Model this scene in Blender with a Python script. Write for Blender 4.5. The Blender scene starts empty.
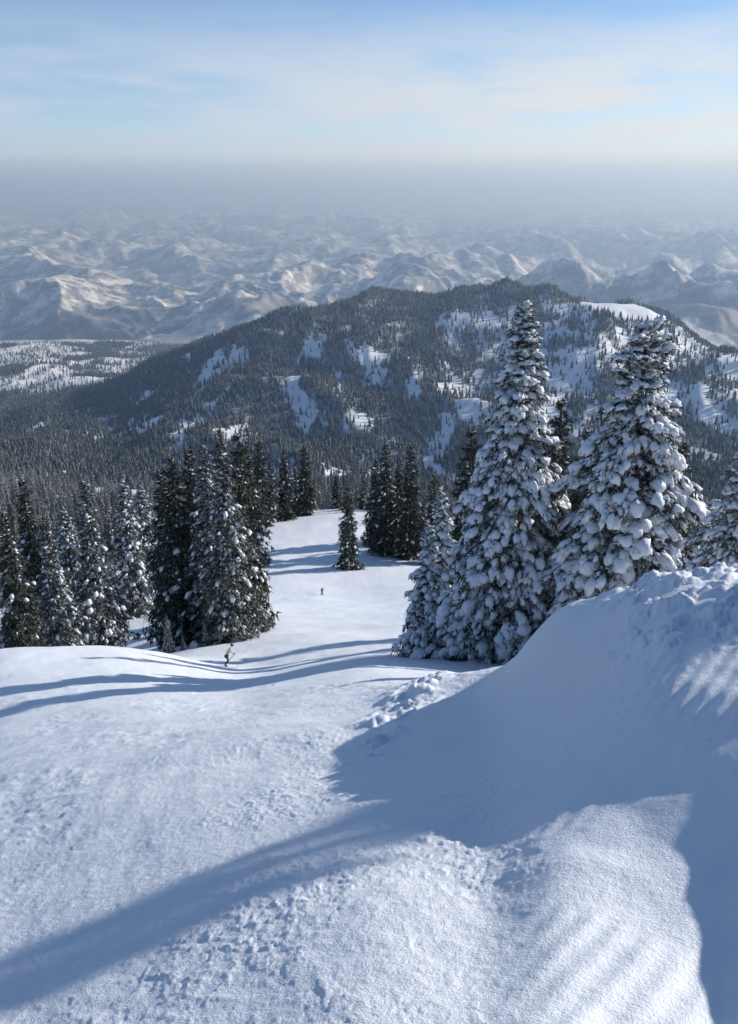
import bpy, bmesh, math, time
import numpy as np
from mathutils import Vector, Matrix
T_START=time.time()
scene=bpy.context.scene
F=900.0; PITCH=math.radians(19.4); CP,SP=math.cos(PITCH),math.sin(PITCH)
SUN_AZ=math.radians(64); SUN_EL=math.radians(20)
# ---------------------------------------------------------------- noise
def _h(ix,iy,seed):
    h=(ix*374761393+iy*668265263+seed*974634777)&0xffffffff
    h=((h^(h>>13))*1274126177)&0xffffffff
    return h^(h>>16)
def perlin(x,y,seed=0):
    x=np.asarray(x,dtype=np.float64); y=np.asarray(y,dtype=np.float64)
    x0=np.floor(x).astype(np.int64); y0=np.floor(y).astype(np.int64)
    fx=x-x0; fy=y-y0
    u=fx*fx*fx*(fx*(fx*6-15)+10); v=fy*fy*fy*(fy*(fy*6-15)+10)
    def g(ix,iy,dx,dy):
        a=_h(ix,iy,seed)*(2*math.pi/4294967296.0)
        return np.cos(a)*dx+np.sin(a)*dy
    n00=g(x0,y0,fx,fy); n10=g(x0+1,y0,fx-1,fy)
    n01=g(x0,y0+1,fx,fy-1); n11=g(x0+1,y0+1,fx-1,fy-1)
    return ((n00*(1-u)+n10*u)*(1-v)+(n01*(1-u)+n11*u)*v)*1.5
def fbm(x,y,oct=4,seed=0,gain=.5):
    s=0;a=1
    for i in range(oct):
        s=s+a*perlin(x*2**i+i*17.3,y*2**i-i*9.1,seed+i); a*=gain
    return s
def ridged(x,y,oct=6,seed=0,gain=.5,soft=0.0):
    s=0;a=1;w=1
    for i in range(oct):
        p=perlin(x*2.0**i+i*5.7,y*2.0**i+i*3.3,seed+i)
        n=1-np.sqrt(p*p+soft*soft)*1.25
        n=n*n
        s=s+a*n*w; w=np.clip(n*1.4,0,1); a*=gain
    return s
def sstep(a,b,x):
    t=np.clip((x-a)/(b-a),0,1); return t*t*(3-2*t)
# ---------------------------------------------------------------- terrain profile columns
cols={
 -250:[(.3,5.9),(1,2.2),(2,1.4),(4,1.0),(8,.80),(15,.69),(30,.60),(55,.52),(80,.58),(110,.56),(160,.48),(220,.43),(400,.38),(700,.315),(1200,.26),(2000,.225),(3200,.175),(4500,.140),(6000,.12)],
 0:[(.3,5.9),(1,2.2),(2,1.42),(3.4,1.13),(6,.88),(10,.74),(16,.65),(30,.572),(46,.505),(56,.480),(64,.500),(80,.56),(105,.545),(160,.47),(220,.42),(400,.377),(700,.315),(1200,.265),(2000,.235),(2600,.208),(3200,.176),(4500,.140),(6000,.12)],
 120:[(.3,5.9),(1,2.2),(2,1.40),(3.2,1.13),(6,.86),(10,.72),(16,.64),(30,.572),(46,.525),(58,.498),(75,.535),(105,.515),(160,.46),(220,.42),(400,.375),(700,.335),(1200,.30),(1800,.25),(2400,.188),(2650,.184),(3400,.178),(4500,.143),(6000,.12)],
 240:[(.3,5.9),(1,2.2),(2,1.38),(3,1.13),(5,.88),(8,.75),(14,.64),(30,.585),(60,.558),(85,.515),(120,.49),(180,.462),(240,.41),(300,.365),(360,.352),(450,.40),(650,.37),(900,.335),(1300,.30),(1800,.20),(2300,.132),(2550,.126),(3200,.19),(4500,.16),(6000,.12)],
 369:[(.3,5.9),(1,2.2),(2,1.35),(2.6,1.15),(4,.923),(6.6,.757),(12.7,.634),(22,.577),(35,.552),(60,.534),(90,.508),(120,.492),(180,.466),(240,.414),(330,.344),(370,.345),(480,.40),(650,.385),(900,.34),(1300,.31),(1800,.205),(2350,.107),(2600,.096),(3300,.18),(4500,.16),(6000,.12)],
 490:[(.3,5.9),(1,2.2),(2,1.33),(2.5,1.15),(4,.91),(6,.757),(9,.67),(12.5,.600),(16,.550),(22,.57),(35,.57),(46,.543),(60,.522),(90,.495),(150,.465),(240,.42),(330,.39),(480,.40),(650,.385),(900,.34),(1300,.30),(1800,.20),(2350,.089),(2600,.079),(3300,.18),(4500,.16),(6000,.12)],
 550:[(.3,5.9),(1,2.2),(1.6,1.5),(2.3,1.15),(3.6,.90),(5,.757),(7.0,.66),(10.2,.522),(12.0,.447),(13,.446),(16,.53),(28,.59),(45,.53),(70,.51),(150,.465),(300,.42),(480,.40),(650,.385),(900,.34),(1300,.295),(1800,.19),(2300,.105),(2500,.103),(3300,.18),(4500,.16),(6000,.12)],
 640:[(.3,5.8),(1,2.1),(1.6,1.5),(2.1,1.24),(2.9,1.0),(3.9,.85),(4.8,.73),(5.9,.606),(7.3,.490),(9.0,.426),(10.4,.396),(11.3,.402),(14.2,.53),(25,.58),(45,.48),(80,.47),(150,.455),(300,.42),(480,.40),(650,.38),(900,.33),(1300,.28),(1800,.18),(2150,.110),(2450,.102),(3300,.18),(4500,.16),(6000,.12)],
 738:[(.3,5.7),(1,2.05),(1.5,1.5),(1.9,1.27),(2.5,1.09),(3.3,.93),(4.2,.76),(5.1,.62),(6.2,.510),(8.2,.426),(10.2,.380),(11,.382),(14,.50),(22,.55),(40,.45),(80,.45),(150,.44),(300,.41),(480,.39),(650,.37),(900,.33),(1300,.27),(1800,.19),(2100,.145),(2300,.15),(3300,.18),(4500,.16),(6000,.12)],
 950:[(.3,5.5),(1,1.75),(2,1.0),(3,.70),(4,.56),(5,.47),(7,.395),(9,.382),(12,.385),(15,.42),(22,.48),(40,.42),(80,.42),(150,.42),(300,.40),(480,.39),(650,.37),(900,.33),(1300,.27),(1800,.19),(2100,.155),(2300,.16),(3300,.18),(4500,.16),(6000,.12)],  # column beyond the right frame edge, near crest raised to shade the bank
}
NR=1100; LR0,LR1=math.log(.25),math.log(8000.)
lr=np.linspace(LR0,LR1,NR); NQ=260; qa=np.linspace(-250,950,NQ)
keys=sorted(cols)
tab=np.zeros((len(keys),NR))
for i,k in enumerate(keys):
    d=np.array(cols[k]); tab[i]=np.interp(lr,np.log(d[:,0]),np.log(d[:,1]))
T2=np.zeros((NQ,NR))
for j in range(NR): T2[:,j]=np.interp(qa,keys,tab[:,j])
def blur(a,sig,axis):
    n=int(sig*3)+1; k=np.exp(-.5*(np.arange(-n,n+1)/sig)**2); k/=k.sum()
    pad=[(0,0),(0,0)]; pad[axis]=(n,n)
    return np.apply_along_axis(lambda m:np.convolve(m,k,'valid'),axis,np.pad(a,pad,mode='edge'))
T2=blur(T2,.042/((LR1-LR0)/NR),1); T2=blur(T2,19/(1200/NQ),0)
T2=np.exp(T2)
T0=T2[np.argmin(abs(qa-369))]
def qcoord(x,y):
    r=np.hypot(x,y); t0=np.interp(np.log(np.maximum(r,.25)),lr,T0)
    den=y*CP+t0*r*SP
    q=369+F*x/np.maximum(den,1e-3)
    q=np.where(den<=1e-3,np.where(x>0,950,-250),q)
    return np.clip(q,-250,950),r
def height(x,y,detail=True):
    x=np.asarray(x,dtype=np.float64); y=np.asarray(y,dtype=np.float64)
    q,r=qcoord(x,y)
    fi=np.clip((np.log(np.maximum(r,.25))-LR0)/(LR1-LR0)*(NR-1),0,NR-1.001); i0=fi.astype(int); fr=fi-i0
    fj=np.clip((q+250)/1200*(NQ-1),0,NQ-1.001); j0=fj.astype(int); fq=fj-j0
    t=(T2[j0,i0]*(1-fr)+T2[j0,i0+1]*fr)*(1-fq)+(T2[j0+1,i0]*(1-fr)+T2[j0+1,i0+1]*fr)*fq
    z=-t*r
    az=np.abs(np.arctan2(x,y))
    w=sstep(.75,1.7,az)
    alt=-1.75-.42*y*np.exp(-r/500)-560*(1-np.exp(-r/1800))+.16*np.clip(x,-60,60)*np.exp(-r/300)
    z=z*(1-w)+alt*w
    far=sstep(4300,6200,r)
    zbase=-690+np.clip((r-8000)/20000,0,1)*330
    z=z*(1-far)+zbase*far
    m=r>350
    if m.any():
        X=x[m];Y=y[m];R=r[m];Q=q[m]
        wx=X+200*perlin(X/1300,Y/1300,51)+40*perlin(X/300,Y/300,53); wy=Y+260*perlin(X/1300,Y/1300,52)
        hill=sstep(900,1700,R)*(1-sstep(3200,4600,R))
        left=1-sstep(100,300,Q)
        summit=np.exp(-(((Q-625)/60)**2+((R-2300)/260)**2))
        z1=(ridged(wx/420+3.1,wy/900,5,11,.5,.06)-.95)*44*hill*(1-.5*left)*(1-.8*summit)
        roll=fbm(X/240,Y/240,3,70)*9*sstep(380,900,R)
        mt=sstep(4300,6000,R)
        wx=X+800*perlin(X/3600,Y/3600,61)+220*perlin(X/900,Y/900,63); wy=Y+800*perlin(X/3600,Y/3600,62)+220*perlin(X/900,Y/900,64)
        env=.75+.6*np.clip(perlin(X/7000+.3,Y/7000+.2,80)+.35,0,1)
        big=fbm(X/5200+1.7,Y/4200,2,88)*80
        z2=mt*((ridged(wx/2300+.4,wy/2300,7,21,.50,.09)-.74)*265*env+big)
        z[m]+=z1+roll+z2
    if detail:
        m=r<420
        X=x[m];Y=y[m];R=r[m];Q=q[m]
        d=fbm(X/14,Y/14,2,5)*.28*sstep(14,60,R)
        d+=fbm(X/2.6,Y/2.6,3,7)*.05*sstep(1.5,8,R)
        n=R<60
        dd=np.zeros_like(d)
        xs=X[n];ys=Y[n];rs=R[n];qs=Q[n]
        rough=sstep(-.35,.5,fbm(xs/1.7+4,ys/2.6,2,31))*(.35+.55*sstep(100,330,qs))
        px=xs+.05*perlin(xs/.2,ys/.2,37); py=ys+.05*perlin(xs/.2,ys/.2,38)
        crumb=np.clip(fbm(px/.075,py/.075,3,33,.6),-.1,1); crumb2=np.clip(fbm(px/.24,py/.24,4,35,.6),-.12,1)
        e=(crumb*.011+crumb2*.013)*(.40+.85*rough)*(1-sstep(14,40,rs))
        e+=fbm((xs+ys*.25)/.35,ys/2.4,3,39)*.006*(1-sstep(14,40,rs))
        bm_=np.exp(-((qs-(430-(18-np.clip(rs,8,22))*6))/30)**2)*sstep(8,10,rs)*(1-sstep(19,26,rs))
        e+=bm_*(np.clip(fbm(xs/.7,ys/.9,4,57,.6),-.2,1)*.17+.05)
        turns=sstep(.25,.6,np.abs(perlin((xs*.6+ys*.35)/2.2+.3,(ys-xs*.4)/9,59))*1.6)
        e+=turns*(np.clip(fbm(xs/.45,ys/.45,3,58,.6),-.2,1)*.028)*sstep(6,12,rs)*(1-sstep(480,520,qs))*(1-sstep(35,58,rs))
        top=sstep(560,630,qs)*sstep(6.4,7.8,rs)*(1-sstep(12,15,rs))
        e+=top*(np.clip(fbm(xs/.5,ys/.5,5,41,.6),-.3,1)*.12)
        bank=sstep(480,560,qs)*(1-sstep(7.5,9.5,rs))
        e*=1-.70*bank*(1-top)
        e+=bank*(1-top)*fbm(xs/1.1,ys/1.1,3,47)*.03
        cc=(xs*.80-ys*.6)
        e+=bank*.005*np.sin(cc*2*math.pi/.15)*sstep(0.05,.3,perlin(xs/1.5,ys/1.5,44))
        dd[n]=e
        z[m]+=d+dd
    return z
def H1(x,y): return float(height(np.array([x]),np.array([y]),False)[0])
def ray(u,v,d):
    a=(u-369)/F; b=(v-512)/F
    dx,dy,dz=a,CP-b*SP,-SP-b*CP
    k=d/math.hypot(dx,dy)
    return dx*k,dy*k,dz*k
def forest_density(x,y):
    q,r=qcoord(x,y)
    wx=x+30*perlin(x/120,y/120,99)
    n=fbm(wx/75,y/230,4,101,.65); n2=fbm(x/700,y/700,2,111)
    f=sstep(-.42,.12,n+n2*.45+np.interp(q,[400,470],[.30,.14]))
    f=np.where(r>2300,np.maximum(f,.8*(1-sstep(3000,3600,r))),f)
    g=np.exp(-(((q-622)/44)**2+((r-2320)/170)**2)); f=f*(1-sstep(.25,.45,g))
    f=f*(1-.65*sstep(430,500,q)*(1-sstep(660,760,q))*sstep(1350,1700,r)*(1-sstep(2250,2400,r))*sstep(-.35,.2,fbm(x/60,y/140,2,121)))
    f=f*(1-(1-sstep(120,180,q))*sstep(2650,2850,r)*sstep(-.25,.05,fbm(x/330,y/330,2,131)+.12))
    f=f*(1-sstep(3900,5200,r)*.80)
    f=np.where(r<900,np.maximum(f,.6),f)
    rl=np.interp(r,[50,90,150,200,260,300,345,390],[150,245,250,250,250,256,300,325])
    rr=np.interp(r,[50,90,150,200,260,300,345,390],[450,425,425,420,350,348,345,330])
    run=sstep(-6,4,q-rl)*(1-sstep(-4,6,q-rr))*(1-sstep(375,400,r))
    f=f*(1-run)*sstep(85,120,r)
    return np.clip(f,0,1),q,r
# ---------------------------------------------------------------- node helpers
def newmat(name):
    m=bpy.data.materials.new(name); m.use_nodes=True; nt=m.node_tree
    b=nt.nodes['Principled BSDF']; return m,nt,b
def N(nt,t,**k):
    n=nt.nodes.new(t)
    for a,v in k.items(): setattr(n,a,v)
    return n
def mathn(nt,op,a,b=None,clamp=False):
    n=nt.nodes.new('ShaderNodeMath'); n.operation=op; n.use_clamp=clamp
    for i,s in enumerate([a,b]):
        if s is None: continue
        if isinstance(s,(int,float)): n.inputs[i].default_value=s
        else: nt.links.new(s,n.inputs[i])
    return n.outputs[0]
def mixc(nt,f,a,b):
    n=nt.nodes.new('ShaderNodeMix'); n.data_type='RGBA'
    for i,s in ((0,f),(6,a),(7,b)):
        if isinstance(s,(int,float)): n.inputs[i].default_value=s
        elif isinstance(s,tuple): n.inputs[i].default_value=(*s,1)
        else: nt.links.new(s,n.inputs[i])
    return n.outputs[2]
def noise(nt,vec,scale,detail=4,rough=.55):
    n=nt.nodes.new('ShaderNodeTexNoise'); n.inputs['Scale'].default_value=scale
    n.inputs['Detail'].default_value=detail; n.inputs['Roughness'].default_value=rough
    nt.links.new(vec,n.inputs['Vector']); return n.outputs[0]
def ramp(nt,fac,a,b):
    n=nt.nodes.new('ShaderNodeMapRange'); n.interpolation_type='SMOOTHSTEP'
    n.inputs[1].default_value=a; n.inputs[2].default_value=b
    nt.links.new(fac,n.inputs[0]); return n.outputs[0]
# terrain
mt,nt,b=newmat('snow_ground')
geo=N(nt,'ShaderNodeNewGeometry'); pos=geo.outputs['Position']
att=N(nt,'ShaderNodeAttribute',attribute_name='forest')
nf=noise(nt,pos,.05,6,.75)
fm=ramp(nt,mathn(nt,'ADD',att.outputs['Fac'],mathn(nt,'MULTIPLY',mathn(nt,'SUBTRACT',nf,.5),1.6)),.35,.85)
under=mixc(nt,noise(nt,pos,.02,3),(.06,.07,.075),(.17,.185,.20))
snowc=mixc(nt,noise(nt,pos,.8,3),(.85,.88,.915),(.90,.915,.935))
sc=nt.nodes.new('ShaderNodeAttribute'); sc.attribute_name='scrub'
nb_=noise(nt,pos,.006,8,.75)
snowc=mixc(nt,mathn(nt,'MULTIPLY',sc.outputs['Fac'],ramp(nt,nb_,.37,.57)),snowc,(.17,.17,.175))
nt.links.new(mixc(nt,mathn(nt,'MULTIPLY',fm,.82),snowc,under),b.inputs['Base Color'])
b.inputs['Roughness'].default_value=.62; b.inputs['Specular IOR Level'].default_value=.25
n1=noise(nt,pos,16,7,.7); n2=noise(nt,pos,70,3,.6); n3=noise(nt,pos,1.3,4,.6)
bp1=N(nt,'ShaderNodeBump'); bp1.inputs['Strength'].default_value=.5; bp1.inputs['Distance'].default_value=.03; nt.links.new(n1,bp1.inputs['Height'])
bp2=N(nt,'ShaderNodeBump'); bp2.inputs['Strength'].default_value=.7; bp2.inputs['Distance'].default_value=.010; nt.links.new(n2,bp2.inputs['Height']); nt.links.new(bp1.outputs[0],bp2.inputs['Normal'])
bp3=N(nt,'ShaderNodeBump'); bp3.inputs['Strength'].default_value=.25; bp3.inputs['Distance'].default_value=.12; nt.links.new(n3,bp3.inputs['Height']); nt.links.new(bp2.outputs[0],bp3.inputs['Normal'])
nt.links.new(bp3.outputs[0],b.inputs['Normal'])
M_GROUND=mt
M_SNOW,nt,b=newmat('tree_snow')
b.inputs['Base Color'].default_value=(.88,.90,.92,1); b.inputs['Roughness'].default_value=.6; b.inputs['Specular IOR Level'].default_value=.2
tc=N(nt,'ShaderNodeTexCoord'); bb=N(nt,'ShaderNodeBump'); bb.inputs['Strength'].default_value=.9; bb.inputs['Distance'].default_value=.08
nt.links.new(noise(nt,tc.outputs['Object'],7,5,.7),bb.inputs['Height']); nt.links.new(bb.outputs[0],b.inputs['Normal'])
def folmat(name,frost):
    m,nt,b=newmat(name); tc=N(nt,'ShaderNodeTexCoord')
    c=mixc(nt,noise(nt,tc.outputs['Object'],2.2,4),(.022,.030,.020),(.070,.078,.046))
    c=mixc(nt,ramp(nt,noise(nt,tc.outputs['Object'],3.5,5,.75),.62-frost*.3,.80-frost*.3),c,(.62,.66,.70))
    nt.links.new(c,b.inputs['Base Color']); b.inputs['Roughness'].default_value=.8; b.inputs['Specular IOR Level'].default_value=.15
    return m
M_FOL=folmat('fir_needles',.32); M_FOLF=folmat('fir_needles_frosted',.50)
M_BARK,nt,b=newmat('fir_bark'); tc=N(nt,'ShaderNodeTexCoord')
nt.links.new(mixc(nt,noise(nt,tc.outputs['Object'],8,5),(.035,.026,.02),(.11,.09,.075)),b.inputs['Base Color']); b.inputs['Roughness'].default_value=.9
# ---------------------------------------------------------------- mesh helper
def mesh_np(name,verts,tris,mats=None,matidx=None,smooth=None,quads=False):
    me=bpy.data.meshes.new(name); k=4 if quads else 3
    me.vertices.add(len(verts)); me.vertices.foreach_set('co',np.asarray(verts,dtype=np.float32).ravel())
    me.loops.add(len(tris)*k); me.loops.foreach_set('vertex_index',np.asarray(tris,dtype=np.int32).ravel())
    me.polygons.add(len(tris)); me.polygons.foreach_set('loop_start',np.arange(len(tris),dtype=np.int32)*k)
    if matidx is not None: me.polygons.foreach_set('material_index',np.asarray(matidx,dtype=np.int32))
    if smooth is not None: me.polygons.foreach_set('use_smooth',np.asarray(smooth,dtype=bool))
    for m in (mats or []): me.materials.append(m)
    me.update(calc_edges=True); return me
def link(o,parent=None):
    scene.collection.objects.link(o)
    if parent: o.parent=parent
    return o
# ---------------------------------------------------------------- terrain mesh
rs=[]; r=.3
while r<75000:
    rs.append(r)
    r*=1+(.03 if r<1.2 else .0058 if r<8 else .0075 if r<22 else .010 if r<3500 else .0048 if r<16000 else .012)
rs=np.array(rs)
a1=np.radians(np.arange(-33,33.001,.105)); a2=np.radians(np.arange(35,325.1,2.0)); A=np.concatenate([a1,a2])
na,nr=len(A),len(rs)
Rg,Ag=np.meshgrid(rs,A,indexing='ij'); X=(Rg*np.sin(Ag)).ravel(); Y=(Rg*np.cos(Ag)).ravel()
Z=height(X,Y)
i=np.arange(nr-1)[:,None]*na; j=np.arange(na)[None,:]; jn=(j+1)%na
quads=np.stack([(i+j),(i+na+j),(i+na+jn),(i+jn)],-1).reshape(-1,4)[:,::-1]
me=mesh_np('ground',np.stack([X,Y,Z],1),quads,[M_GROUND],None,np.ones(len(quads),bool),True)
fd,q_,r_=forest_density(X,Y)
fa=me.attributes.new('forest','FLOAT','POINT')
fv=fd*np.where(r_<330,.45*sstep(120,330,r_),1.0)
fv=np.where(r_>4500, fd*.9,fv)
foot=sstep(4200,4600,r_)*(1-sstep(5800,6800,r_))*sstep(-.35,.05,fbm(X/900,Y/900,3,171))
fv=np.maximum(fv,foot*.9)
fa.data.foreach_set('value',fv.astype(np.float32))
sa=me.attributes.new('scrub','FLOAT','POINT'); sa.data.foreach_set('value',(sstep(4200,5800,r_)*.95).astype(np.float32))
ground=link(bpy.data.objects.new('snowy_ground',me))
# ---------------------------------------------------------------- trees
def ico(sub):
    bm=bmesh.new(); bmesh.ops.create_icosphere(bm,subdivisions=sub,radius=1)
    v=np.array([p.co[:] for p in bm.verts]); f=np.array([[p.index for p in q.verts] for q in bm.faces]); bm.free(); return v,f
ICO={1:ico(1),2:ico(2)}
def tree_mesh(name,H,R,seed,nb,nodes,ntri,snow,lod,tsize,fol,blob=1.0,shape=.85,irr=.15,bare=.03,lump=.20,tipsz=.38):
    g=np.random.default_rng(seed)
    V=[];Fc=[];MI=[];SM=[];off=0
    ns=10; sides=7; tr=[]
    for k in range(ns+1):
        t=k/ns; rad=(R*.075)*(1-t)**.9+.004*H
        bx=.012*H*math.sin(t*4+seed)*(1-t)
        for s in range(sides):
            a=2*math.pi*s/sides; tr.append((bx+rad*math.cos(a),rad*math.sin(a),-1.2+t*(H*.99+1.2)))
    tf=[]
    for k in range(ns):
        for s in range(sides):
            p=k*sides+s; q=k*sides+(s+1)%sides
            tf+= [(p,q,q+sides),(p,q+sides,p+sides)]
    V.append(np.array(tr)); Fc.append(np.array(tf)); MI.append(np.full(len(tf),0)); SM.append(np.ones(len(tf),bool)); off=len(tr)
    h=bare+(1-bare)*np.linspace(0,.99,nb)**.95; h=np.clip(h+g.normal(0,.012,nb),bare,.992)
    az=np.arange(nb)*2.39996+g.normal(0,.5,nb)
    bulge=1+irr*np.sin(h*11+seed)*.6
    lobes=1+irr*np.sin(az*2+seed*1.3+h*5)+irr*.7*np.sin(az*3-h*17+seed)
    L=R*((1-h)**shape*1.0+.012)*g.uniform(.50,1.22,nb)*bulge*lobes
    rise=np.interp(h,[0,.3,.7,1],[-.18,-.05,.25,1.2])+g.normal(0,.10,nb)
    droop=np.interp(h,[0,.6,1],[.42,.42,.25])*(1+.35*snow)
    lv=[];lf=[]
    for k in range(nb):
        d=np.array([math.cos(az[k]),math.sin(az[k]),0]); sd=np.array([-d[1],d[0],0]); base=off+len(lv)
        for s in (0,.45,.92):
            c=d*L[k]*s+np.array([0,0,h[k]*H+L[k]*(rise[k]*s-droop[k]*s*s)])
            rr=.008*R*(1-s*.8)+.004*L[k]
            lv+= [c+sd*rr,c+np.array([0,0,rr*1.2]),c-sd*rr]
        for s in range(2):
            for e in range(3):
                p=base+s*3+e;q=base+s*3+(e+1)%3; lf+=[(p,q,q+3),(p,q+3,p+3)]
    V.append(np.array(lv)); Fc.append(np.array(lf)); MI.append(np.full(len(lf),0)); SM.append(np.ones(len(lf),bool)); off+=len(lv)
    cnt=np.maximum(3,np.round(nodes*np.clip(.35+L/R*1.1,.3,1.4))).astype(int)
    K=np.repeat(np.arange(nb),cnt); n=len(K)
    s=g.uniform(.12,1,n)**.75
    side=g.uniform(-1,1,n)*(1-s*.72)*.42
    d=np.stack([np.cos(az[K]),np.sin(az[K]),np.zeros(n)],1); sd=np.stack([-d[:,1],d[:,0],np.zeros(n)],1)
    P=d*(L[K]*s)[:,None]+sd*(side*L[K])[:,None]
    P[:,2]=h[K]*H+L[K]*(rise[K]*s-droop[K]*s*s)-np.abs(side)*L[K]*.30+g.normal(0,.012*R,n)
    slope=rise[K]-2*droop[K]*s
    D=d+sd*(side*1.8)[:,None]; D[:,2]+=slope-.15; D/=np.linalg.norm(D,axis=1)[:,None]
    U=np.array([0,0,1.])-D*D[:,2:3]; U/=np.linalg.norm(U,axis=1)[:,None]; S=np.cross(D,U)
    sz=tsize*(tipsz+.75*(1-h[K])**.8)*g.uniform(.7,1.3,n)
    for q in range(ntri):
        a=g.uniform(-1.25,1.25,n); el=g.uniform(-.95,.25,n)
        dir_=D*np.cos(a)[:,None]+S*np.sin(a)[:,None]+U*el[:,None]
        dir_/=np.linalg.norm(dir_,axis=1)[:,None]
        wv=np.cross(dir_,g.normal(0,1,(n,3))); wv/=np.linalg.norm(wv,axis=1)[:,None]
        o=P+g.normal(0,.22,(n,3))*sz[:,None]-U*(sz*.12)[:,None]
        ln=sz*g.uniform(.7,1.35,n); wd=sz*g.uniform(.09,.17,n)
        v=np.stack([o-wv*wd[:,None],o+wv*wd[:,None],o+dir_*ln[:,None]+wv*wd[:,None]*.3],1).reshape(-1,3)
        f=np.arange(n*3).reshape(-1,3)+off
        V.append(v);Fc.append(f);MI.append(np.full(n,1));SM.append(np.zeros(n,bool)); off+=len(v)
    patch=np.clip(.78+.7*np.sin(az[K]*1.7+h[K]*23+seed)*np.sin(h[K]*41+az[K]),.2,1.2)+.25*h[K]
    keep=np.where(g.uniform(0,1,n)<snow*patch*np.interp(s,[0,.35,1],[.45,1,1.0]))[0]
    iv,iff=ICO[lod]; m=len(keep)
    if m:
        P2,D2,U2,S2=P[keep],D[keep],U[keep],S[keep]; z2=sz[keep]*blob*g.uniform(.3,1.25,m)
        jit=1+g.normal(0,lump,(m,len(iv)))
        loc=iv[None]*jit[:,:,None]
        ax=(z2*.66)[:,None]; ay=(z2*g.uniform(.30,.55,m))[:,None]; azz=(z2*g.uniform(.20,.36,m))[:,None]
        lz=np.where(loc[:,:,2]<0,loc[:,:,2]*.55,loc[:,:,2])
        bend=-(loc[:,:,0]**2)*.40-(loc[:,:,1]**2)*.35
        v=P2[:,None]+D2[:,None]*(loc[:,:,0]*ax)[:,:,None]+S2[:,None]*(loc[:,:,1]*ay)[:,:,None]+U2[:,None]*((lz+bend)*azz+azz*.55)[:,:,None]
        f=(iff[None]+(np.arange(m)*len(iv))[:,None,None]+off).reshape(-1,3)
        V.append(v.reshape(-1,3));Fc.append(f);MI.append(np.full(len(f),2));SM.append(np.ones(len(f),bool)); off+=m*len(iv)
    return mesh_np(name,np.concatenate(V),np.concatenate(Fc),[M_BARK,fol,M_SNOW],np.concatenate(MI),np.concatenate(SM))
def place(me,u,vt,d,base=18.0,wid=1.0,name='unseen_shade_fir',rot=None):
    x,y,z=ray(u,vt,d); g=H1(x,y); hh=z-g
    o=link(bpy.data.objects.new(name,me)); s=hh/base
    o.location=(x,y,g); o.scale=(s*wid,s*wid,s)
    o.rotation_euler=(0,0,rot if rot is not None else (u*1.7+d))
    return o
heroA=tree_mesh('snowy_fir_a',18,4.3,3,520,24,4,.95,2,.44,M_FOLF,1.0,.98,.14,lump=.26,tipsz=.48)
heroB=tree_mesh('snowy_fir_b',18,5.3,8,330,28,5,.90,2,.52,M_FOLF,1.08,.62,.30,lump=.26,tipsz=.5)
heroC=tree_mesh('snowy_fir_c',8,1.75,12,190,12,5,.95,2,.32,M_FOLF,1.1,.9,.12)
place(heroA,526,303,46,rot=.4,wid=1.10); place(heroB,648,328,43,rot=1.2,wid=1.10)
place(heroC,428,520,47,8); place(heroC,441,487,60,8,rot=2.)
place(heroB,754,450,30,rot=2.9)
mids=[tree_mesh('fir_mid_%d'%k,18,R,20+k,260,11,6,sn,1,.58,fol,.95,shp,ir) for k,(R,sn,fol,shp,ir) in enumerate([
   (3.4,.22,M_FOLF,.88,.12),(3.0,.12,M_FOL,.8,.2),(3.7,.32,M_FOLF,.92,.14),(3.2,.08,M_FOL,.78,.24),(3.5,.50,M_FOLF,.9,.1)])]
L_=[(220,430,88,0),(237,434,98,3),(204,444,94,2),(188,446,108,1),(171,456,96,3),(160,468,118,1),(84,480,84,2),(44,514,80,0),(4,512,72,1),(122,472,150,4),(140,480,165,4),(62,500,140,4),
    (258,437,300,3),(284,448,312,1),(304,445,322,3),(246,440,230,1),(228,455,130,3),(336,470,345,1),(270,456,310,2),(295,462,330,0),(22,480,150,3),
    (166,614,84,4),(204,622,86,4),(182,634,84,0),
    (348,482,225,1),(386,443,250,1),(376,458,262,3),(411,443,246,3),(399,458,270,1),(434,474,240,3),(425,490,262,2),
    (472,430,75,3),(562,400,60,3),(588,430,66,1),(684,442,62,1),(700,520,58,2),(576,520,52,2)]
for (u,vt,d,k) in L_: place(mids[k],u,vt,d,wid=.86 if u==237 else 1.0)
for (x,y,h,k,wd) in [(19.8,15.2,18,2,.9),(23.5,16.2,17,1,.8),(14.4,7.3,13.8,4,1.08),(17.5,7.6,13.5,0,1.)]:  # unseen firs right of frame, added to cast the foreground shade
    o=link(bpy.data.objects.new('unseen_shade_fir',mids[k])); gz=H1(x,y); o.location=(x,y,gz); o.scale=(h/18*wd,h/18*wd,h/18)
protos=[tree_mesh('forest_fir_%d'%k,18,R,60+k,80,7,4,sn,1,1.0,fol,.8,.9,.15) for k,(R,sn,fol) in enumerate([(3.6,.35,M_FOLF),(3.2,.15,M_FOL),(3.4,.5,M_FOLF)])]
g=np.random.default_rng(5)
n=24000; aa=g.uniform(-.62,.62,n); rr=np.sqrt(g.uniform(100**2,1150**2,n)); x=rr*np.sin(aa); y=rr*np.cos(aa)
fd,q,r=forest_density(x,y)
k=g.uniform(0,1,n)<fd*np.where(r<300,.30,.55)
k&=~((r<175)&(q>60)); k&=~((r<330)&(q>200)&(q<420)); k&=~((r<230)&(q>380))
x,y,r=x[k],y[k],r[k]; z=height(x,y,False)
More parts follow.
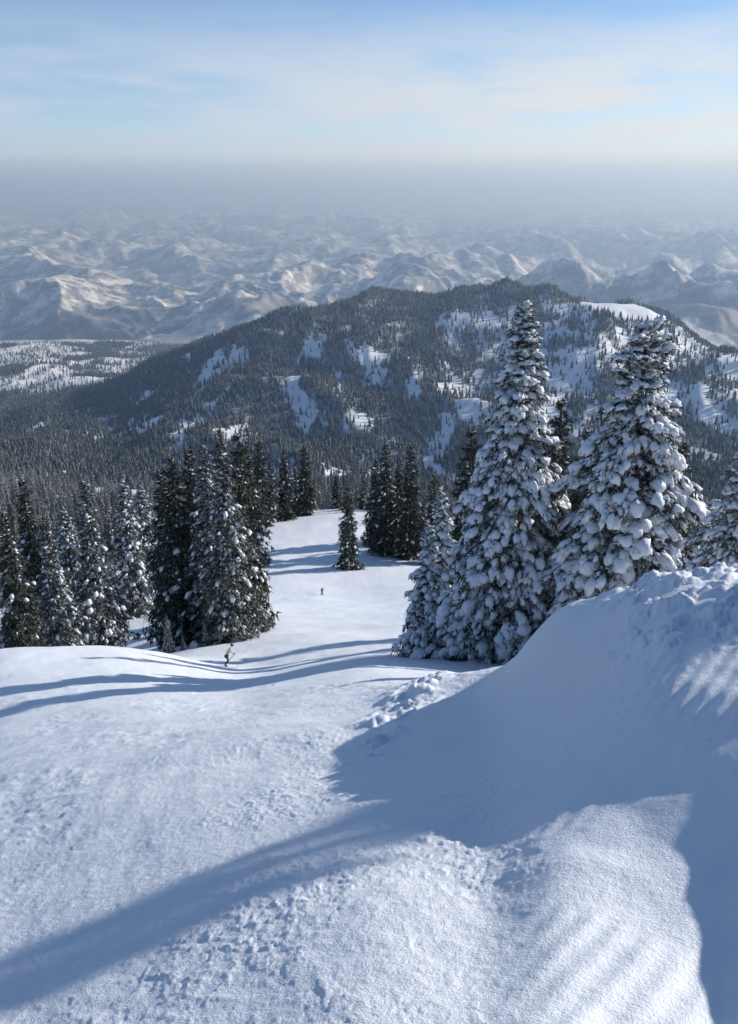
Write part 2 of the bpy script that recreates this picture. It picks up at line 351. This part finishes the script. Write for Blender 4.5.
for t in range(3):
    idx=np.arange(t,len(x),3); m=len(idx)
    s=g.uniform(.32,1.0,m)*np.where(r[idx]<300,.7,1); th=g.uniform(0,6.28,m)
    c=np.stack([x[idx],y[idx],z[idx]-.3],1); e1=np.stack([np.cos(th),np.sin(th),0*th],1)*.5*s[:,None]; e2=np.stack([-np.sin(th),np.cos(th),0*th],1)*.5*s[:,None]
    v=np.stack([c-e1-e2,c+e1-e2,c+e1+e2,c-e1+e2],1).reshape(-1,3)
    pm=mesh_np('forest_points',v,np.arange(m*4).reshape(-1,4),None,None,None,True)
    P=link(bpy.data.objects.new('distant_forest',pm)); P.instance_type='FACES'; P.use_instance_faces_scale=True; P.show_instancer_for_render=False; P.show_instancer_for_viewport=False
    link(bpy.data.objects.new('forest_tree',protos[t]),P)
n=340000; aa=g.uniform(-.62,.62,n); rr=np.sqrt(g.uniform(1050**2,4300**2,n)); x=rr*np.sin(aa); y=rr*np.cos(aa)
fd,q,r=forest_density(x,y); k=g.uniform(0,1,n)<(fd**1.2*np.interp(q,[250,480],[.62,.46])+.09); k&=~(np.exp(-(((q-622)/44)**2+((r-2320)/170)**2))>.4)
x,y,r=x[k],y[k],r[k]; z=height(x,y,False); m=len(x)
h=g.uniform(5,18,m); R=h*g.uniform(.14,.22,m); S=4
th=g.uniform(0,6.28,m)[:,None]+np.arange(S)[None]*2*math.pi/S
c,s_=np.cos(th),np.sin(th)
def ring(fr,fz,j): 
    rad=R[:,None]*fr*g.uniform(1-j,1+j,(m,S)); return np.stack([x[:,None]+rad*c,y[:,None]+rad*s_,z[:,None]+h[:,None]*(fz+0*c)],-1)
b1=ring(1,.04,.25); b2=ring(.72,.42,.3); t1=np.stack([x,y,z+h*.68],1)[:,None]; t2=np.stack([x,y,z+h],1)[:,None]
v=np.concatenate([b1,b2,t1,t2],1); nv=2*S+2
tri=[(i_,(i_+1)%S,2*S) for i_ in range(S)]+[(S+i_,S+(i_+1)%S,2*S+1) for i_ in range(S)]
f=(np.array(tri)[None]+(np.arange(m)*nv)[:,None,None]).reshape(-1,3)
M_HF,nt,b=newmat('hillside_needles'); tc=N(nt,'ShaderNodeNewGeometry')
c=mixc(nt,noise(nt,tc.outputs['Position'],.06,4),(.025,.035,.030),(.065,.075,.065)); c=mixc(nt,ramp(nt,noise(nt,tc.outputs['Position'],.35,3,.8),.52,.7),c,(.40,.43,.47))
nt.links.new(c,b.inputs['Base Color']); b.inputs['Roughness'].default_value=.9
link(bpy.data.objects.new('hillside_forest',mesh_np('hillside_forest',v.reshape(-1,3),f,[M_HF],None,None)))
# ---------------------------------------------------------------- skiers
def plain(name,c,rough=.6):
    m,nt,b=newmat(name); tc=N(nt,'ShaderNodeTexCoord')
    nt.links.new(mixc(nt,noise(nt,tc.outputs['Object'],12,3),tuple(v*.8 for v in c),tuple(min(1,v*1.15) for v in c)),b.inputs['Base Color'])
    b.inputs['Roughness'].default_value=rough; return m
def skin(name,pts,edges,rad,mat,parent,root=0):
    me=bpy.data.meshes.new(name); me.from_pydata(pts,edges,[]); o=link(bpy.data.objects.new(name,me),parent)
    mo=o.modifiers.new('skin','SKIN'); 
    for i_,r in enumerate(rad):
        me.skin_vertices[0].data[i_].radius=(r,r)
    me.skin_vertices[0].data[root].use_root=True
    o.modifiers.new('sub','SUBSURF').render_levels=2; o.modifiers['sub'].levels=2
    mo.use_smooth_shade=True
    me.materials.append(mat); return o
def skier(x,y,heading,jacket,pants):
    root=link(bpy.data.objects.new('skier',None)); z=H1(x,y)
    zz=float(height(np.array([x]),np.array([y]))[0]); root.location=(x,y,zz+.02)
    e=.6; gx=(H1(x+e,y)-H1(x-e,y))/(2*e); gy=(H1(x,y+e)-H1(x,y-e))/(2*e)
    MJ=plain('ski_jacket',jacket); MP=plain('ski_pants',pants); MK=plain('skin_tone',(.55,.36,.27)); MH=plain('helmet_black',(.02,.02,.022),.35); MB=plain('ski_boot',(.03,.03,.035),.4)
    body=[(0,0,.78),(0.03,0,.95),(.10,0,1.12),(.17,0,1.30),(.20,0,1.40),(.22,0,1.47)]
    pts=body+[(.17,.19,1.36),(.24,.30,1.14),(.45,.30,1.05),(.17,-.19,1.36),(.24,-.30,1.14),(.45,-.30,1.05)]
    ed=[(0,1),(1,2),(2,3),(3,4),(4,5),(3,6),(6,7),(7,8),(3,9),(9,10),(10,11)]
    rad=[.15,.15,.16,.16,.09,.06,.085,.065,.05,.085,.065,.05]
    skin('jacket_torso',pts,ed,rad,MJ,root)
    pts=[(0,0,.84),(-.01,.11,.76),(.18,.14,.47),(.02,.14,.20),(-.01,-.11,.76),(.18,-.14,.47),(.02,-.14,.20)]
    skin('legs',pts,[(0,1),(1,2),(2,3),(0,4),(4,5),(5,6)],[.15,.11,.085,.075,.11,.085,.075],MP,root)
    for s in (1,-1):
        skin('boot',[(.0,.14*s,.26),(.02,.14*s,.09),(.2,.14*s,.06)],[(0,1),(1,2)],[.075,.075,.055],MB,root)
        skin('glove',[(.45,.30*s,1.05),(.52,.29*s,1.03),(.56,.29*s,1.0)],[(0,1),(1,2)],[.05,.05,.035],MB,root)
        for f_ in range(4): skin('finger',[(.52,(.27+f_*.02)*s,1.03),(.585,(.27+f_*.02)*s,1.01),(.575,(.27+f_*.02)*s,.97)],[(0,1),(1,2)],[.012,.011,.009],MB,root)
        skin('thumb',[(.49,.26*s,1.04),(.53,.245*s,1.02),(.56,.26*s,.99)],[(0,1),(1,2)],[.013,.012,.01],MB,root)
    def sph(name,loc,sc_,mat):
        bm=bmesh.new(); bmesh.ops.create_uvsphere(bm,u_segments=20,v_segments=14,radius=1)
        for v_ in bm.verts: v_.co=Vector((v_.co.x*sc_[0],v_.co.y*sc_[1],v_.co.z*sc_[2]))
        me=bpy.data.meshes.new(name); bm.to_mesh(me); bm.free(); me.materials.append(mat)
        for p in me.polygons: p.use_smooth=True
        o=link(bpy.data.objects.new(name,me),root); o.location=loc; return o
    sph('head',(.25,0,1.60),(.098,.078,.118),MK); sph('nose',(.348,0,1.585),(.02,.013,.02),MK)
    sph('helmet',(.235,0,1.645),(.125,.105,.105),MH); sph('goggles',(.315,0,1.62),(.05,.075,.038),MH)
    sph('mouth',(.338,0,1.545),(.01,.025,.007),plain('lips',(.4,.15,.13)))
    MS=plain('ski_board',(.06,.06,.07),.3)
    for s in (1,-1):
        bm=bmesh.new(); prof=[(-.85,.045),(-.5,.048),(0,.04),(.5,.048),(.8,.05),(.9,.04),(.98,.012)]; rows=[]
        for (px,w) in prof:
            zz=0 if px<.78 else (px-.78)**1.4*1.2
            rows.append([bm.verts.new((px,s*.14+w,zz+.018)),bm.verts.new((px,s*.14-w,zz+.018)),bm.verts.new((px,s*.14-w,zz)),bm.verts.new((px,s*.14+w,zz))])
        for a_,b_ in zip(rows,rows[1:]):
            for e_ in range(4): bm.faces.new((a_[e_],a_[(e_+1)%4],b_[(e_+1)%4],b_[e_]))
        bm.faces.new(rows[0]); bm.faces.new(rows[-1][::-1])
        me=bpy.data.meshes.new('ski'); bm.normal_update(); bm.to_mesh(me); bm.free(); me.materials.append(MS); link(bpy.data.objects.new('ski',me),root)
        skin('ski_pole',[(.57,.28*s,1.08),(.30,.36*s,.6),(-.1,.45*s,.02)],[(0,1),(1,2)],[.013,.011,.009],MS,root)
    fwd=Vector((math.cos(heading),math.sin(heading),0)); fwd.z=gx*fwd.x+gy*fwd.y; fwd.normalize()
    nrm=Vector((-gx,-gy,1)).normalized(); lft=nrm.cross(fwd).normalized()
    root.rotation_euler=Matrix((fwd,lft,nrm)).transposed().to_euler(); return root
x,y,z=ray(225,669,60); skier(x,y,math.radians(5),(.50,.50,.34),(.02,.02,.025))
x,y,z=ray(322,600,185); skier(x,y,math.radians(-70),(.03,.03,.05),(.02,.02,.025))
# ---------------------------------------------------------------- valley haze
def hazebox(name,x0,x1,y0,y1,z0,z1,dens,col,an,absorb=False):
    bm=bmesh.new(); bmesh.ops.create_cube(bm,size=1)
    for v_ in bm.verts: v_.co=Vector((x0+(v_.co.x+.5)*(x1-x0),y0+(v_.co.y+.5)*(y1-y0),z0+(v_.co.z+.5)*(z1-z0)))
    me=bpy.data.meshes.new(name); bm.to_mesh(me); bm.free()
    m=bpy.data.materials.new(name); m.use_nodes=True; nt=m.node_tree; nt.nodes.clear()
    o=nt.nodes.new('ShaderNodeOutputMaterial'); s=nt.nodes.new('ShaderNodeVolumeScatter'); s.inputs['Color'].default_value=(*col,1); s.inputs['Density'].default_value=dens; s.inputs['Anisotropy'].default_value=an
    if absorb:
        a=nt.nodes.new('ShaderNodeVolumeAbsorption'); a.inputs['Color'].default_value=(*col,1); a.inputs['Density'].default_value=dens
        ad=nt.nodes.new('ShaderNodeAddShader'); nt.links.new(s.outputs[0],ad.inputs[0]); nt.links.new(a.outputs[0],ad.inputs[1]); nt.links.new(ad.outputs[0],o.inputs['Volume'])
    else: nt.links.new(s.outputs[0],o.inputs['Volume'])
    me.materials.append(m); return link(bpy.data.objects.new(name,me))
hazebox('valley_haze',-60000,60000,420,8490,-1100,150,1/8600.,(.46,.66,1.0),.25)
hazebox('valley_haze',-60000,60000,8500,72000,-1100,340,1/6800.,(.66,.80,.97),.25,True)
# ---------------------------------------------------------------- sky, sun, camera
w=bpy.data.worlds.new('World'); scene.world=w; w.use_nodes=True; nt=w.node_tree; nt.nodes.clear()
out=nt.nodes.new('ShaderNodeOutputWorld'); sky=nt.nodes.new('ShaderNodeTexSky'); sky.sky_type='NISHITA'; sky.sun_disc=False
sky.sun_elevation=SUN_EL; sky.sun_rotation=SUN_AZ; sky.altitude=2200; sky.air_density=1.0; sky.dust_density=.5; sky.ozone_density=3.5
bg=nt.nodes.new('ShaderNodeBackground'); bg.inputs[1].default_value=.14; nt.links.new(sky.outputs[0],bg.inputs[0])
bg2=nt.nodes.new('ShaderNodeBackground'); bg2.inputs[1].default_value=1.0
tc=nt.nodes.new('ShaderNodeTexCoord'); sep=nt.nodes.new('ShaderNodeSeparateXYZ'); nt.links.new(tc.outputs['Generated'],sep.inputs[0])
mp=nt.nodes.new('ShaderNodeMapping'); mp.inputs['Scale'].default_value=(1.8,1.8,9); mp.inputs['Rotation'].default_value=(0,.14,0); nt.links.new(tc.outputs['Generated'],mp.inputs[0])
cl=noise(nt,mp.outputs[0],2.6,8,.6)
cloud=mixc(nt,ramp(nt,sep.outputs['X'],-.45,.45),(.53,.65,.82),(.83,.83,.82))
horiz=mixc(nt,ramp(nt,sep.outputs['X'],-.45,.45),(.42,.51,.64),(.68,.72,.75))
hz=mathn(nt,'SUBTRACT',1.0,ramp(nt,sep.outputs['Z'],.0,.075))
nt.links.new(mixc(nt,hz,cloud,horiz),bg2.inputs[0])
low=mathn(nt,'SUBTRACT',1.0,ramp(nt,sep.outputs['Z'],.08,.21))
fac=mathn(nt,'MULTIPLY',low,mathn(nt,'ADD',mathn(nt,'MULTIPLY',ramp(nt,cl,.36,.62),.60),.34),True)
fac=mathn(nt,'MAXIMUM',fac,mathn(nt,'SUBTRACT',1.0,ramp(nt,sep.outputs['Z'],.015,.11)))
mx=nt.nodes.new('ShaderNodeMixShader'); nt.links.new(fac,mx.inputs[0]); nt.links.new(bg.outputs[0],mx.inputs[1]); nt.links.new(bg2.outputs[0],mx.inputs[2]); nt.links.new(mx.outputs[0],out.inputs[0])
sd=Vector((math.sin(SUN_AZ)*math.cos(SUN_EL),math.cos(SUN_AZ)*math.cos(SUN_EL),math.sin(SUN_EL)))
sl=bpy.data.lights.new('sun','SUN'); sl.energy=5.0; sl.angle=math.radians(.6); sl.color=(1,.955,.90); so=link(bpy.data.objects.new('sun',sl)); so.rotation_euler=sd.to_track_quat('Z','Y').to_euler()
cam=bpy.data.cameras.new('camera'); co=link(bpy.data.objects.new('camera',cam)); co.rotation_euler=(math.pi/2-PITCH,0,0)
cam.sensor_fit='VERTICAL'; cam.sensor_height=24; cam.lens=24*F/1024; cam.clip_start=.05; cam.clip_end=120000
scene.camera=co
scene.view_settings.view_transform='Standard'; scene.view_settings.look='None'; scene.view_settings.exposure=0
